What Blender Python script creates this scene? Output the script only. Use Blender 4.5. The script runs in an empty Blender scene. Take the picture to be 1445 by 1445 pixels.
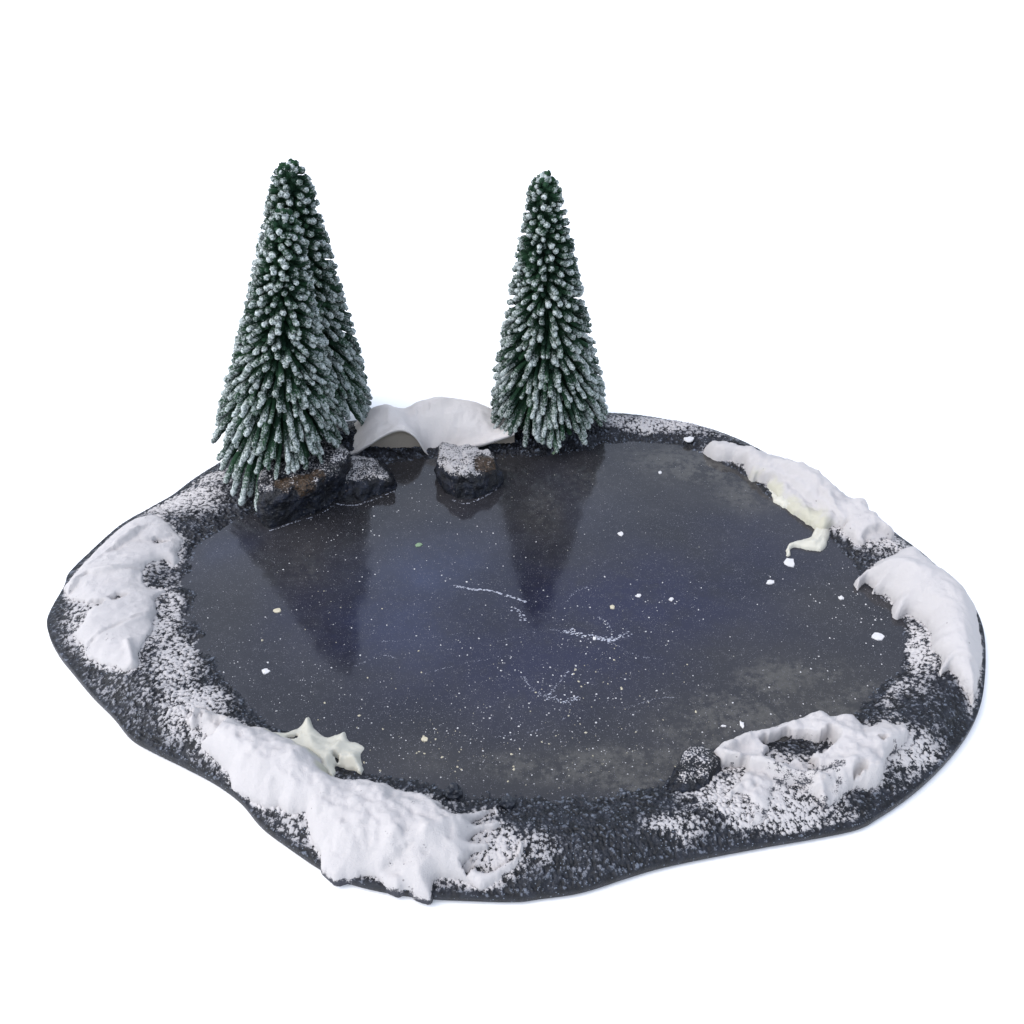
import bpy, math, random
import numpy as np
from mathutils import Vector, geometry

random.seed(7); RNG = np.random.default_rng(7)
SC = bpy.context.scene
COL = SC.collection

# ---------------------------------------------------------------- camera
H, TH, F = 0.25, math.radians(39.0), 1500.0      # metres above the tabletop, pitch, focal in photo pixels
CT, ST = math.cos(TH), math.sin(TH)
cam = bpy.data.objects.new('camera', bpy.data.cameras.new('camera'))
cam.data.sensor_width = 36; cam.data.lens = 36 * F / 1445
cam.data.clip_start = 0.01; cam.data.clip_end = 50
cam.location = (0, 0, H); cam.rotation_euler = (math.pi / 2 - TH, 0, 0)
COL.objects.link(cam); SC.camera = cam

def ray(px, py):
    nx, ny = (px - 722.5) / F, (py - 722.5) / F
    return np.array([nx, CT - ny * ST, -ST - ny * CT])
def at(px, py, z=0.0):                           # point of the photo on a horizontal plane
    d = ray(px, py); t = (z - H) / d[2]
    return np.array([d[0] * t, d[1] * t, z])
def at_y(px, py, y):                             # point of the photo on a vertical plane
    d = ray(px, py); t = y / d[1]
    return np.array([d[0] * t, y, H + d[2] * t])
def ats(pts, z): return np.array([at(x, y, z)[:2] for x, y in pts])
def ppm(px, py, z=.006):                         # photo pixels per metre there
    p = at(px, py, z); q = p - np.array([0, 0, H]); return F / (q[1] * CT - q[2] * ST)

# ---------------------------------------------------------------- noise
def _hash(ix, iy, iz, seed):
    h = (ix.astype(np.int64) * 374761393 + iy.astype(np.int64) * 668265263 + iz.astype(np.int64) * 2147483647 + seed * 974634777) & 0xFFFFFFFF
    h = ((h ^ (h >> 13)) * 1274126177) & 0xFFFFFFFF
    h = ((h ^ (h >> 16)) * 2246822519) & 0xFFFFFFFF
    return ((h ^ (h >> 15)) & 0xFFFFFF) / float(0xFFFFFF)
def vnoise(p, seed=0):
    i = np.floor(p).astype(np.int64); f = p - i; f = f * f * (3 - 2 * f)
    r = 0
    for dx in (0, 1):
        for dy in (0, 1):
            for dz in (0, 1):
                w = (f[:, 0] if dx else 1 - f[:, 0]) * (f[:, 1] if dy else 1 - f[:, 1]) * (f[:, 2] if dz else 1 - f[:, 2])
                r = r + w * _hash(i[:, 0] + dx, i[:, 1] + dy, i[:, 2] + dz, seed)
    return r * 2 - 1
def fbm(p, octaves=4, seed=0):
    r, a = 0, .5
    for k in range(octaves):
        r = r + a * vnoise(p, seed + k); p = p * 2.03 + 11.3; a *= .5
    return r
def n2(x, y, scale, octaves=4, seed=0):
    return fbm(np.stack([x * scale, y * scale, np.zeros_like(x)], 1), octaves, seed)
def grains(x, y, cell, seed):
    """height 0..1 of packed rounded grains"""
    gx, gy = x / cell, y / cell
    ix, iy = np.floor(gx).astype(np.int64), np.floor(gy).astype(np.int64)
    best = np.zeros_like(x); z0 = np.zeros_like(ix)
    for dx in (-1, 0, 1):
        for dy in (-1, 0, 1):
            cx, cy = ix + dx, iy + dy
            jx = cx + _hash(cx, cy, z0, seed); jy = cy + _hash(cx, cy, z0 + 1, seed); r = .38 + .5 * _hash(cx, cy, z0 + 2, seed)
            d2 = (gx - jx) ** 2 + (gy - jy) ** 2
            best = np.maximum(best, np.sqrt(np.maximum(0, r * r - d2)))
    return best
def sstep(a, b, x):
    t = np.clip((x - a) / (b - a), 0, 1); return t * t * (3 - 2 * t)

# ---------------------------------------------------------------- mesh helpers
def mesh_obj(name, verts, faces, mat, parent=None, smooth=True, attrs=None, loc=None):
    verts = np.asarray(verts, dtype=np.float64)
    me = bpy.data.meshes.new(name)
    if isinstance(faces, np.ndarray):
        n, k = faces.shape
        me.vertices.add(len(verts)); me.vertices.foreach_set('co', verts.astype(np.float32).ravel())
        me.loops.add(n * k); me.loops.foreach_set('vertex_index', faces.astype(np.int32).ravel())
        me.polygons.add(n)
        me.polygons.foreach_set('loop_start', np.arange(0, n * k, k, dtype=np.int32))
        me.update(calc_edges=True)
    else:
        me.from_pydata([tuple(v) for v in verts], [], [tuple(f) for f in faces]); me.update()
    me.polygons.foreach_set('use_smooth', np.full(len(me.polygons), smooth))
    for k, v in (attrs or {}).items():
        me.attributes.new(k, 'FLOAT', 'POINT').data.foreach_set('value', np.asarray(v, dtype=np.float32))
    if mat: me.materials.append(mat)
    o = bpy.data.objects.new(name, me); COL.objects.link(o)
    if parent: o.parent = parent
    if loc is not None: o.location = tuple(loc)
    return o
def tag(o, label=None, cat=None, group=None, kind=None):
    if label: o['label'] = label
    if cat: o['category'] = cat
    if group: o['group'] = group
    if kind: o['kind'] = kind
    return o
def empty(name, loc):
    o = bpy.data.objects.new(name, None); o.empty_display_size = .01; o.location = tuple(loc); COL.objects.link(o); return o
def catmull(P, closed=True, sub=12, tension=.5):
    P = np.asarray(P, float); n = len(P); out = []
    for i in range(n if closed else n - 1):
        if closed: a, b, c, d = P[i - 1], P[i], P[(i + 1) % n], P[(i + 2) % n]
        else: a, b, c, d = P[max(i - 1, 0)], P[i], P[i + 1], P[min(i + 2, n - 1)]
        t = np.linspace(0, 1, sub, endpoint=False)[:, None]
        m1, m2 = (c - a) * tension, (d - b) * tension
        out.append((2 * t**3 - 3 * t**2 + 1) * b + (t**3 - 2 * t**2 + t) * m1 + (-2 * t**3 + 3 * t**2) * c + (t**3 - t**2) * m2)
    if not closed: out.append(P[-1:])
    return np.concatenate(out)
def resample(P, step):
    Q = np.vstack([P, P[:1]]); s = np.r_[0, np.cumsum(np.linalg.norm(np.diff(Q, axis=0), axis=1))]
    n = max(8, int(s[-1] / step)); u = np.linspace(0, s[-1], n, endpoint=False)
    return np.stack([np.interp(u, s, Q[:, 0]), np.interp(u, s, Q[:, 1])], 1)
def seg_dist(pts, A, B):
    """distance to the nearest of the segments A->B, its signed side and position along"""
    best = np.full(len(pts), 1e9); side = np.zeros(len(pts))
    for a, b in zip(A, B):
        ab = b - a; l2 = ab @ ab + 1e-18
        t = np.clip(((pts - a) @ ab) / l2, 0, 1)
        v = pts - (a + t[:, None] * ab); d = np.hypot(v[:, 0], v[:, 1])
        m = d < best; best[m] = d[m]
        side[m] = np.sign(ab[0] * v[m, 1] - ab[1] * v[m, 0])
    return best, side
def inside(pts, poly):
    x, y = pts[:, 0], pts[:, 1]; r = np.zeros(len(pts), bool)
    a = poly; b = np.roll(poly, -1, 0)
    for (x1, y1), (x2, y2) in zip(a, b):
        c = ((y1 > y) != (y2 > y)) & (x < (x2 - x1) * (y - y1) / (y2 - y1 + 1e-18) + x1)
        r ^= c
    return r

# ---------------------------------------------------------------- materials
class N:
    def __init__(s, name):
        s.m = bpy.data.materials.new(name); s.m.use_nodes = True
        s.t = s.m.node_tree; s.b = s.t.nodes['Principled BSDF']
        s.co = s.t.nodes.new('ShaderNodeTexCoord').outputs['Object']
    def n(s, typ, **kw):
        x = s.t.nodes.new(typ)
        for k, v in kw.items(): setattr(x, k, v)
        return x
    def link(s, a, b): s.t.links.new(a, b)
    def put(s, sock, v):
        if hasattr(v, 'is_output') or hasattr(v, 'links'): s.link(v, sock)
        else: sock.default_value = v
    def noise(s, scale, detail=3, rough=.55, co=None, dist=0):
        x = s.n('ShaderNodeTexNoise'); x.inputs['Scale'].default_value = scale; x.inputs['Detail'].default_value = detail
        x.inputs['Roughness'].default_value = rough; x.inputs['Distortion'].default_value = dist
        s.link(co or s.co, x.inputs['Vector']); return x.outputs['Fac']
    def vor(s, scale, out='Distance', rnd=1, co=None):
        x = s.n('ShaderNodeTexVoronoi'); x.inputs['Scale'].default_value = scale; x.inputs['Randomness'].default_value = rnd
        s.link(co or s.co, x.inputs['Vector']); return x.outputs[out], x
    def attr(s, name):
        return s.n('ShaderNodeAttribute', attribute_name=name).outputs['Fac']
    def math(s, op, a, b=0, c=None):
        x = s.n('ShaderNodeMath', operation=op)
        s.put(x.inputs[0], a); s.put(x.inputs[1], b)
        if c is not None: s.put(x.inputs[2], c)
        return x.outputs[0]
    def ramp(s, v, lo, hi, a=0., b=1.):
        x = s.n('ShaderNodeMapRange', interpolation_type='SMOOTHSTEP')
        s.put(x.inputs['Value'], v); x.inputs['From Min'].default_value = lo; x.inputs['From Max'].default_value = hi
        x.inputs['To Min'].default_value = a; x.inputs['To Max'].default_value = b; return x.outputs['Result']
    def mix(s, f, a, b):
        x = s.n('ShaderNodeMix', data_type='RGBA')
        s.put(x.inputs[0], f)
        for k, v in ((6, a), (7, b)): s.put(x.inputs[k], v if not isinstance(v, tuple) else (*v, 1))
        return x.outputs[2]
    def bump(s, h, dist, strength=1):
        x = s.n('ShaderNodeBump'); x.inputs['Distance'].default_value = dist; x.inputs['Strength'].default_value = strength
        s.put(x.inputs['Height'], h); s.link(x.outputs[0], s.b.inputs['Normal'])
    def set(s, **kw):
        for k, v in kw.items():
            sock = s.b.inputs[k.replace('_', ' ')]
            s.put(sock, (*v, 1) if isinstance(v, tuple) else v)
        return s.m
SNOW = (.435, .416, .413)

def mat_bank():
    n = N('gritty_bank')
    g = n.attr('grain'); d = n.attr('dust')
    fine = n.noise(2400, 3, .65); mid = n.noise(330, 3); big = n.noise(60, 3)
    base = n.mix(n.ramp(mid, .35, .7), (.004, .0045, .0065), (.014, .016, .023))
    base = n.mix(n.ramp(n.math('ADD', n.math('MULTIPLY', g, .7), n.math('MULTIPLY', fine, .6)), .78, .95), base, (.10, .115, .145))
    gd, gv = n.vor(1500); gs = n.n('ShaderNodeSeparateColor'); n.link(gv.outputs['Color'], gs.inputs[0])
    base = n.mix(n.math('MULTIPLY', n.ramp(gd, .14, .3, 1, 0), n.math('GREATER_THAN', gs.outputs[0], .80)), base, (.17, .20, .25))  # pin glints painted on as light blue dots
    t = n.math('ADD', n.math('MULTIPLY', n.ramp(g, .15, .95), 1.0), n.math('ADD', n.math('MULTIPLY', n.ramp(fine, .3, .7), .75), n.math('MULTIPLY', n.ramp(mid, .25, .75), .30)))
    t = n.math('ADD', n.math('SUBTRACT', t, 1.08), n.math('MULTIPLY', d, 1.16))
    mask = n.ramp(t, .52, .86)
    n.bump(fine, .0004, .6)
    n.set(Roughness=n.ramp(mask, 0, 1, .42, .8), Specular_IOR_Level=.28)
    pw = n.mix(n.ramp(n.math('ADD', d, n.math('MULTIPLY', g, .3)), .35, 1.1), (.11, .115, .135), SNOW)
    return n.set(Base_Color=n.mix(mask, base, pw))

def mat_ice():
    n = N('dark_ice')
    olive, vio = n.attr('olive'), n.attr('violet')
    a = n.noise(22, 5, .6, dist=.4); b = n.noise(105, 5, .65); c = n.noise(460, 4, .7); f = n.noise(2600, 2)
    base = n.mix(n.ramp(a, .38, .64), (.014, .014, .0165), (.024, .0235, .027))
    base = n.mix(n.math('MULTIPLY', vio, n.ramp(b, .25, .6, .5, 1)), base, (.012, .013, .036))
    base = n.mix(n.math('MULTIPLY', n.attr('painted_sheen'), n.ramp(b, .2, .7, .6, 1)), base, (.028, .034, .066))
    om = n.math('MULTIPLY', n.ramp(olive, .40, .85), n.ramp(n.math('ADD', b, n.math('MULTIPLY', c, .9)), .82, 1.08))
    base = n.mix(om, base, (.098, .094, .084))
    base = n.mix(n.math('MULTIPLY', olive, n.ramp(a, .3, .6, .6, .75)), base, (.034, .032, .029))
    base = n.mix(n.ramp(n.math('ADD', f, n.math('MULTIPLY', c, .5)), .82, 1.02, 0, .45), base, (.13, .13, .145))
    # hair scratches, stretched along one direction
    mp = n.n('ShaderNodeMapping'); mp.inputs['Rotation'].default_value = (0, 0, .5); mp.inputs['Scale'].default_value = (60, 900, 60)
    n.link(n.co, mp.inputs['Vector'])
    s = n.noise(1, 2, .5, co=mp.outputs[0])
    base = n.mix(n.math('MULTIPLY', n.ramp(s, .68, .8, 0, .35), n.ramp(b, .45, .65)), base, (.10, .10, .12))
    # pin-prick speckle set into the resin
    for sc, r, thr, col, str_ in ((900, .16, .80, (.30, .30, .31), 1), (300, .07, .75, (.36, .35, .30), 1), (1900, .24, .70, (.13, .13, .15), 1)):
        dd, v = n.vor(sc)
        sep = n.n('ShaderNodeSeparateColor'); n.link(v.outputs['Color'], sep.inputs[0])
        on = n.math('GREATER_THAN', n.math('ADD', sep.outputs[0], n.math('MULTIPLY', n.math('SUBTRACT', b, .5), .5)), thr)
        base = n.mix(n.math('MULTIPLY', n.ramp(dd, r * .5, r, 1, 0), on), base, col)
    h = n.math('ADD', n.math('MULTIPLY', n.noise(38, 2), 1), n.math('MULTIPLY', c, .035))
    n.bump(h, .00035, 1)
    n.set(Roughness=n.ramp(n.math('ADD', b, n.math('MULTIPLY', c, .3)), .45, .85, .055, .13), IOR=1.5, Specular_IOR_Level=.5)
    return n.set(Base_Color=base)

def mat_snow(name, col, rough=.75, speck=True, stain=(.42, .405, .325)):
    n = N(name)
    thin = n.attr('thin'); f = n.noise(2600, 3, .65); m = n.noise(420, 4, .6); b = n.noise(70, 3)
    c = n.mix(n.ramp(b, .35, .7), tuple(x * .965 for x in col), col)
    if speck:
        t = n.math('ADD', thin, n.math('MULTIPLY', n.math('SUBTRACT', n.math('ADD', m, n.math('MULTIPLY', f, .7)), .85), 1.4))
        c = n.mix(n.ramp(t, .55, .8), c, (.035, .036, .045))
        dd, v = n.vor(330); sep = n.n('ShaderNodeSeparateColor'); n.link(v.outputs['Color'], sep.inputs[0])
        c = n.mix(n.math('MULTIPLY', n.ramp(dd, .06, .12, .7, 0), n.math('GREATER_THAN', sep.outputs[1], .90)), c, (.12, .11, .11))
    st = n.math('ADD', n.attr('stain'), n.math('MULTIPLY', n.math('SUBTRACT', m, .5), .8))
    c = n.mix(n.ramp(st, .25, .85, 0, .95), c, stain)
    n.bump(n.math('ADD', n.math('MULTIPLY', f, .7), m), .0007, .55 if speck else .12)
    n.set(Roughness=rough, Specular_IOR_Level=.25, Subsurface_Weight=.0 if speck else .25)
    n.b.inputs['Subsurface Radius'].default_value = (.004, .0035, .0028); n.b.inputs['Subsurface Scale'].default_value = 1
    return n.set(Base_Color=c)

def mat_rock():
    n = N('black_rock')
    br, d = n.attr('brown'), n.attr('dust')
    f = n.noise(1700, 3, .6); m = n.noise(260, 4, .6)
    base = n.mix(n.ramp(m, .4, .7), (.003, .0035, .006), (.010, .014, .027))
    base = n.mix(n.ramp(n.math('ADD', m, n.math('MULTIPLY', f, .6)), 1.0, 1.12), base, (.12, .145, .20))  # bluish glints painted into the rock colour
    base = n.mix(n.ramp(n.math('ADD', br, n.math('MULTIPLY', n.math('SUBTRACT', n.math('ADD', m, n.math('MULTIPLY', f, .6)), .8), 2.4)), .35, .75),
                 base, n.mix(n.ramp(f, .4, .6), (.012, .008, .005), (.065, .038, .020)))
    t = n.math('ADD', d, n.math('ADD', n.math('MULTIPLY', n.math('SUBTRACT', f, .5), 2.6), n.math('MULTIPLY', n.math('SUBTRACT', m, .5), 1.3)))
    mask = n.ramp(t, .54, .74)
    n.bump(n.math('ADD', m, n.math('MULTIPLY', f, .4)), .0016, 1)
    n.set(Roughness=n.ramp(mask, 0, 1, .34, .8), Specular_IOR_Level=.35)
    return n.set(Base_Color=n.mix(mask, base, SNOW))

def mat_crown():
    n = N('flocked_bristles')
    t = n.math('ADD', n.attr('tip'), -.02); f = n.noise(1500, 3, .65); m = n.noise(160, 2)
    g = n.mix(n.ramp(m, .35, .65), (.006, .021, .012), (.014, .043, .020))
    mask = n.ramp(n.math('ADD', t, n.math('MULTIPLY', n.math('SUBTRACT', f, .5), 1.1)), .50, .95)
    w = n.mix(n.ramp(f, .35, .65), (.27, .32, .31), (.47, .50, .495))
    n.set(Roughness=.85, Specular_IOR_Level=.15)
    return n.set(Base_Color=n.mix(mask, g, w))

def mat_plain(name, a, b, scale, rough, spec=.3):
    n = N(name); n.set(Roughness=rough, Specular_IOR_Level=spec)
    n.bump(n.noise(scale * 2, 3), .0003, .4)
    return n.set(Base_Color=n.mix(n.noise(scale, 3), a, b))

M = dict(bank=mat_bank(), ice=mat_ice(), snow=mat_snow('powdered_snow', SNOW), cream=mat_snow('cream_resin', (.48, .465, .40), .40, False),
         backsnow=mat_snow('lightened_snow', (.60, .565, .545), stain=(.30, .26, .215)),  # lighter copy of the snow, offsetting the mound's dimmer light
         rock=mat_rock(), crown=mat_crown(), stem=mat_plain('brown_wire', (.05, .035, .02), (.10, .07, .04), 600, .6),
         chip=mat_plain('white_flake', (.50, .49, .49), (.56, .55, .55), 500, .6),
         tan=mat_plain('tan_flake', (.38, .34, .24), (.5, .46, .36), 500, .6),
         green=mat_plain('green_flake', (.10, .16, .09), (.25, .34, .22), 500, .6),
         grit=mat_plain('black_grit', (.010, .011, .016), (.03, .035, .045), 900, .35),
         table=mat_plain('white_tabletop', (.94, .94, .94), (.94, .94, .94), 5, .9, .0))

# ---------------------------------------------------------------- the setting
tb = mesh_obj('tabletop', [(-3, -2, 0), (3, -2, 0), (3, 5, 0), (-3, 5, 0)], [(0, 1, 2, 3)], M['table'], smooth=False)
tag(tb, kind='structure')

# ---------------------------------------------------------------- pond base: traced outline and shoreline
OUT = [(68,882),(75,862),(92,832),(100,812),(132,780),(172,745),(215,720),(243,704),(275,680),(300,664),(325,650),(380,624),(440,607),(500,598),(560,592),
       (640,588),(720,585),(800,584),(862,587),(900,590),(950,598),(1000,609),(1050,628),(1100,655),(1150,683),(1215,717),(1260,755),(1300,785),(1340,822),
       (1370,856),(1385,890),(1389,930),(1386,978),(1377,1012),(1355,1050),(1320,1090),(1280,1125),(1240,1152),(1210,1168),(1150,1181),(1080,1193),
       (1000,1208),(930,1223),(880,1238),(820,1257),(760,1266),(725,1270),(650,1268),(600,1265),(540,1256),(490,1243),(450,1223),(410,1196),(370,1166),
       (340,1131),(305,1105),(260,1081),(215,1059),(185,1041),(160,1011),(130,981),(105,951),(85,926),(72,902)]
SHORE = [(292,752),(268,790),(260,830),(266,880),(288,930),(322,972),(362,1012),(402,1042),(470,1078),(560,1104),(650,1122),(720,1130),(800,1130),(880,1122),
         (950,1100),(1030,1072),(1110,1045),(1200,1014),(1248,975),(1274,932),(1281,892),(1263,860),(1232,832),(1203,792),(1172,762),(1140,735),(1095,702),
         (1060,672),(1000,643),(940,625),(880,622),(820,632),(770,640),(700,640),(640,646),(560,646),(500,664),(430,690),(360,722)]
ZI = .0050                                           # ice level
out_w = catmull(ats(OUT, .0022)); sh_w = catmull(ats(SHORE, ZI))
CEN = at(760, 830, ZI)[:2]
def radial(poly):
    v = poly - CEN; a = np.arctan2(v[:, 1], v[:, 0]); r = np.hypot(v[:, 0], v[:, 1]); k = np.argsort(a)
    return a[k], r[k]
_oa, _or = radial(out_w); _sa, _sr = radial(sh_w)
def r_out(t): return np.interp(t, _oa, _or, period=2 * np.pi)
def r_in(t): return np.interp(t, _sa, _sr, period=2 * np.pi)
def polar(x, y):
    vx, vy = x - CEN[0], y - CEN[1]; return np.arctan2(vy, vx), np.hypot(vx, vy)
def bank_u(x, y):
    t, r = polar(x, y); ri, ro = r_in(t), r_out(t); return (r - ri) / (ro - ri)
def bank_z(x, y):
    u = bank_u(x, y)
    lump = n2(x, y, 55, 3, 5)
    z = ZI - .0016 + .0044 * sstep(-.38, .50, u) - .0040 * sstep(.60, 1.0, u) + .0012 * lump * sstep(-.05, .2, u) * sstep(1.0, .8, u)
    z = z + .0011 * n2(x, y, 170, 3, 91) * sstep(-.35, -.1, u) * sstep(.35, .1, u)
    return z

# dusting of loose snow: (px, py, radius across, radius away, strength)
DUST = [(255,705,60,26,.95),(300,672,40,16,.75),(225,770,35,40,.75),(235,870,26,60,.80),(255,930,40,50,.85),(225,960,40,45,.55),(275,1000,50,40,.95),(300,1040,45,30,.8),
        (120,870,35,45,.75),(150,960,60,30,.45),(420,1160,70,28,.62),(390,1190,40,20,.35),(690,1200,60,34,.95),(750,1200,45,25,.6),(640,1130,40,16,.4),
        (1060,1125,90,36,1.0),(950,1165,45,20,.72),(1120,1150,80,24,.8),(1180,1135,60,25,.7),(1270,1050,60,32,1.0),(1300,1030,55,50,.72),(1235,1040,40,22,.8),(1300,1090,50,25,.55),
        (1292,915,26,50,1.0),(1275,980,45,35,.82),(1310,990,40,40,.62),(1250,760,45,26,.85),(1215,745,40,16,.9),(1285,782,30,18,.5),(1180,700,60,12,.6),(1110,660,60,12,.5),
        (930,600,80,9,.9),(1000,612,50,9,.55),(870,596,25,8,.8),(1060,640,40,10,.6),(500,652,20,8,.4),(150,800,50,40,.7),(800,1215,60,18,.25),
        (1250,1110,60,30,.5),(1340,1040,30,30,.25),(240,820,25,30,.5),(180,1010,60,30,.35)]
_db = []
for px, py, rx, ry, s in DUST:
    p = at(px, py, .007); k = ppm(px, py); dep = abs(math.atan2(H - .007, p[1]))
    _db.append((p[0], p[1], rx / k, ry / k / math.sin(dep), s))
def dust_field(x, y):
    d = np.zeros_like(x)
    wx = x + .003 * n2(x, y, 150, 3, 31); wy = y + .003 * n2(x, y, 150, 3, 47)
    for cx, cy, rx, ry, s in _db:
        q = ((wx - cx) / rx) ** 2 + ((wy - cy) / ry) ** 2
        d = np.maximum(d, s * np.exp(-(q ** 1.5) * .6))
    return d
DRIFT_POLYS = []

base = empty('pond_base', (0, 0, 0))
tag(base, 'dark frozen pond model base with gritty black bank and glossy blue grey ice', 'pond')

def build_bank():
    nt, nr = 3600, 140
    t = np.linspace(-np.pi, np.pi, nt, endpoint=False)
    u = np.r_[np.linspace(-.38, 1.0, nr)]
    T, U = np.meshgrid(t, u, indexing='ij')
    ri, ro = r_in(t)[:, None], r_out(t)[:, None]
    R = ri + U * (ro - ri)
    X = CEN[0] + R * np.cos(T); Y = CEN[1] + R * np.sin(T)
    x, y = X.ravel(), Y.ravel(); uu = U.ravel()
    z = bank_z(x, y)
    g = .6 * grains(x, y, .00095, 3) + .35 * grains(x, y, .0007, 9) + .12 + .35 * n2(x, y, 800, 3, 15)
    amp = sstep(-.30, .08, uu) * (1 - .75 * sstep(.90, 1.0, uu))
    amp = amp * (.75 + .5 * n2(x, y, 90, 2, 77))
    z = z + (g - .35) * .00120 * amp
    d = dust_field(x, y)
    pts = np.stack([x, y], 1)
    for poly in DRIFT_POLYS:
        lo, hi = poly.min(0) - .009, poly.max(0) + .009
        m = np.where(((pts > lo) & (pts < hi)).all(1))[0]
        if not len(m): continue
        q = resample(poly, .0012); dd, _ = seg_dist(pts[m], q, np.roll(q, -1, 0))
        ins = inside(pts[m], poly)
        e = np.where(ins, .80, .95 * np.exp(-(dd / .0022) ** .9))
        d[m] = np.maximum(d[m], e)
    for px, py, rx, ry in ((1130,1046,40,14), (1240,1122,46,16), (1290,1000,30,30), (575,1140,1,1), (1350,1010,30,60), (1320,850,1,1)):
        c = at(px, py, .008); k = ppm(px, py); d *= 1 - .85 * np.exp(-(((x - c[0]) / (rx / k)) ** 2 + ((y - c[1]) / (ry / k / .75)) ** 2))
    d *= sstep(-.12, .10, uu + .08 * n2(x, y, 200, 2, 8)) 
    d *= 1 - .8 * sstep(.93, 1.0, uu)
    V = np.stack([x, y, z], 1)
    # outer wall of the board: an extra two rings down to the table
    a = t; ro1 = r_out(a)
    ring = []
    for dr, zz in ((.0002, .0014), (-.0008, .0001)):
        ring.append(np.stack([CEN[0] + (ro1 + dr) * np.cos(a), CEN[1] + (ro1 + dr) * np.sin(a), np.full(nt, zz)], 1))
    V = np.vstack([V] + ring)
    idx = np.arange(nt * nr).reshape(nt, nr); nx = np.roll(idx, -1, 0)
    f = [np.stack([idx[:, :-1], idx[:, 1:], nx[:, 1:], nx[:, :-1]], -1).reshape(-1, 4)]
    last = idx[:, -1]
    for k in range(2):
        r = nt * nr + k * nt + np.arange(nt)
        f.append(np.stack([last, r, np.roll(r, -1), np.roll(last, -1)], -1)); last = r
    pad = np.zeros(2 * nt)
    mesh_obj('bank', V, np.vstack(f), M['bank'], base, attrs=dict(grain=np.r_[g, pad], dust=np.r_[np.clip(d, 0, 1), pad]))

OLIVE = [(430,790,70,70,.55),(775,720,60,60,.6),(1060,690,120,50,.72),(1000,760,80,40,.35),(960,650,130,40,.75),(1150,990,150,65,1.0),(1000,1010,130,50,.85),(900,1075,170,50,.95),(760,1080,160,45,.7),(600,1070,80,35,.55),(700,665,120,28,.5),(820,680,80,60,.55),  # resin mottling, plus the tree reflections' brown painted into the ice
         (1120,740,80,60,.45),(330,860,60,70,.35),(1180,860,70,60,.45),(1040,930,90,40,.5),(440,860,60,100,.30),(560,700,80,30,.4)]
PAINTED_SHEEN = [(590,800,90,45,1.0),(560,880,80,50,.6),(480,840,40,60,.3),(820,700,60,50,.35),(330,780,40,30,.4)]  # bluish sky reflection painted into the ice colour as soft patches
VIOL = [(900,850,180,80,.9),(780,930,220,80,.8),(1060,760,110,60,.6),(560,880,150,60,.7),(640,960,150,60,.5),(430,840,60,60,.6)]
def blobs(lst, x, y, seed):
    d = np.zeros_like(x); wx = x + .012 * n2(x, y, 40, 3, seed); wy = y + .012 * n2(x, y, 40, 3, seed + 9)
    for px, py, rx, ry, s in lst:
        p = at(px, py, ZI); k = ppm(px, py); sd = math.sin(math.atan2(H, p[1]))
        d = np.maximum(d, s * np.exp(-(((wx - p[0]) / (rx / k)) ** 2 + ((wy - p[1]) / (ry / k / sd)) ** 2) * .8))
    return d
def build_ice():
    nt, nr = 360, 130
    t = np.linspace(-np.pi, np.pi, nt, endpoint=False)
    s = np.linspace(0, 1, nr + 1)[1:]
    R = s[None, :] * (r_in(t)[:, None] + .0012)
    x = (CEN[0] + R * np.cos(t)[:, None]).ravel(); y = (CEN[1] + R * np.sin(t)[:, None]).ravel()
    V = np.vstack([np.stack([x, y, np.full_like(x, ZI)], 1), [[CEN[0], CEN[1], ZI]]])
    idx = np.arange(nt * nr).reshape(nt, nr); nx = np.roll(idx, -1, 0)
    q = np.stack([idx[:, :-1], idx[:, 1:], nx[:, 1:], nx[:, :-1]], -1).reshape(-1, 4)
    c = nt * nr
    faces = [tuple(a) for a in q] + [(c, int(idx[i, 0]), int(nx[i, 0])) for i in range(nt)]
    return mesh_obj('ice', V, faces, M['ice'], base, attrs=dict(olive=np.r_[blobs(OLIVE, x, y, 3), 0], violet=np.r_[blobs(VIOL, x, y, 60), .6], painted_sheen=np.r_[blobs(PAINTED_SHEEN, x, y, 120), 0]))
ice = build_ice()

# ---------------------------------------------------------------- snow drifts
def drift_poly(px, z=.0075, rough=.0007, seed=0, tension=.42):
    p = resample(catmull(ats(px, z), tension=tension, sub=10), .0006)
    k = np.stack([p[:, 0] * 330, p[:, 1] * 330, np.zeros(len(p))], 1)
    return p + rough * np.stack([fbm(k, 3, seed), fbm(k + 50, 3, seed + 5)], 1) * 2
def line_w(pts, z=.010): return catmull(ats(pts, z), closed=False, sub=8)

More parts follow.
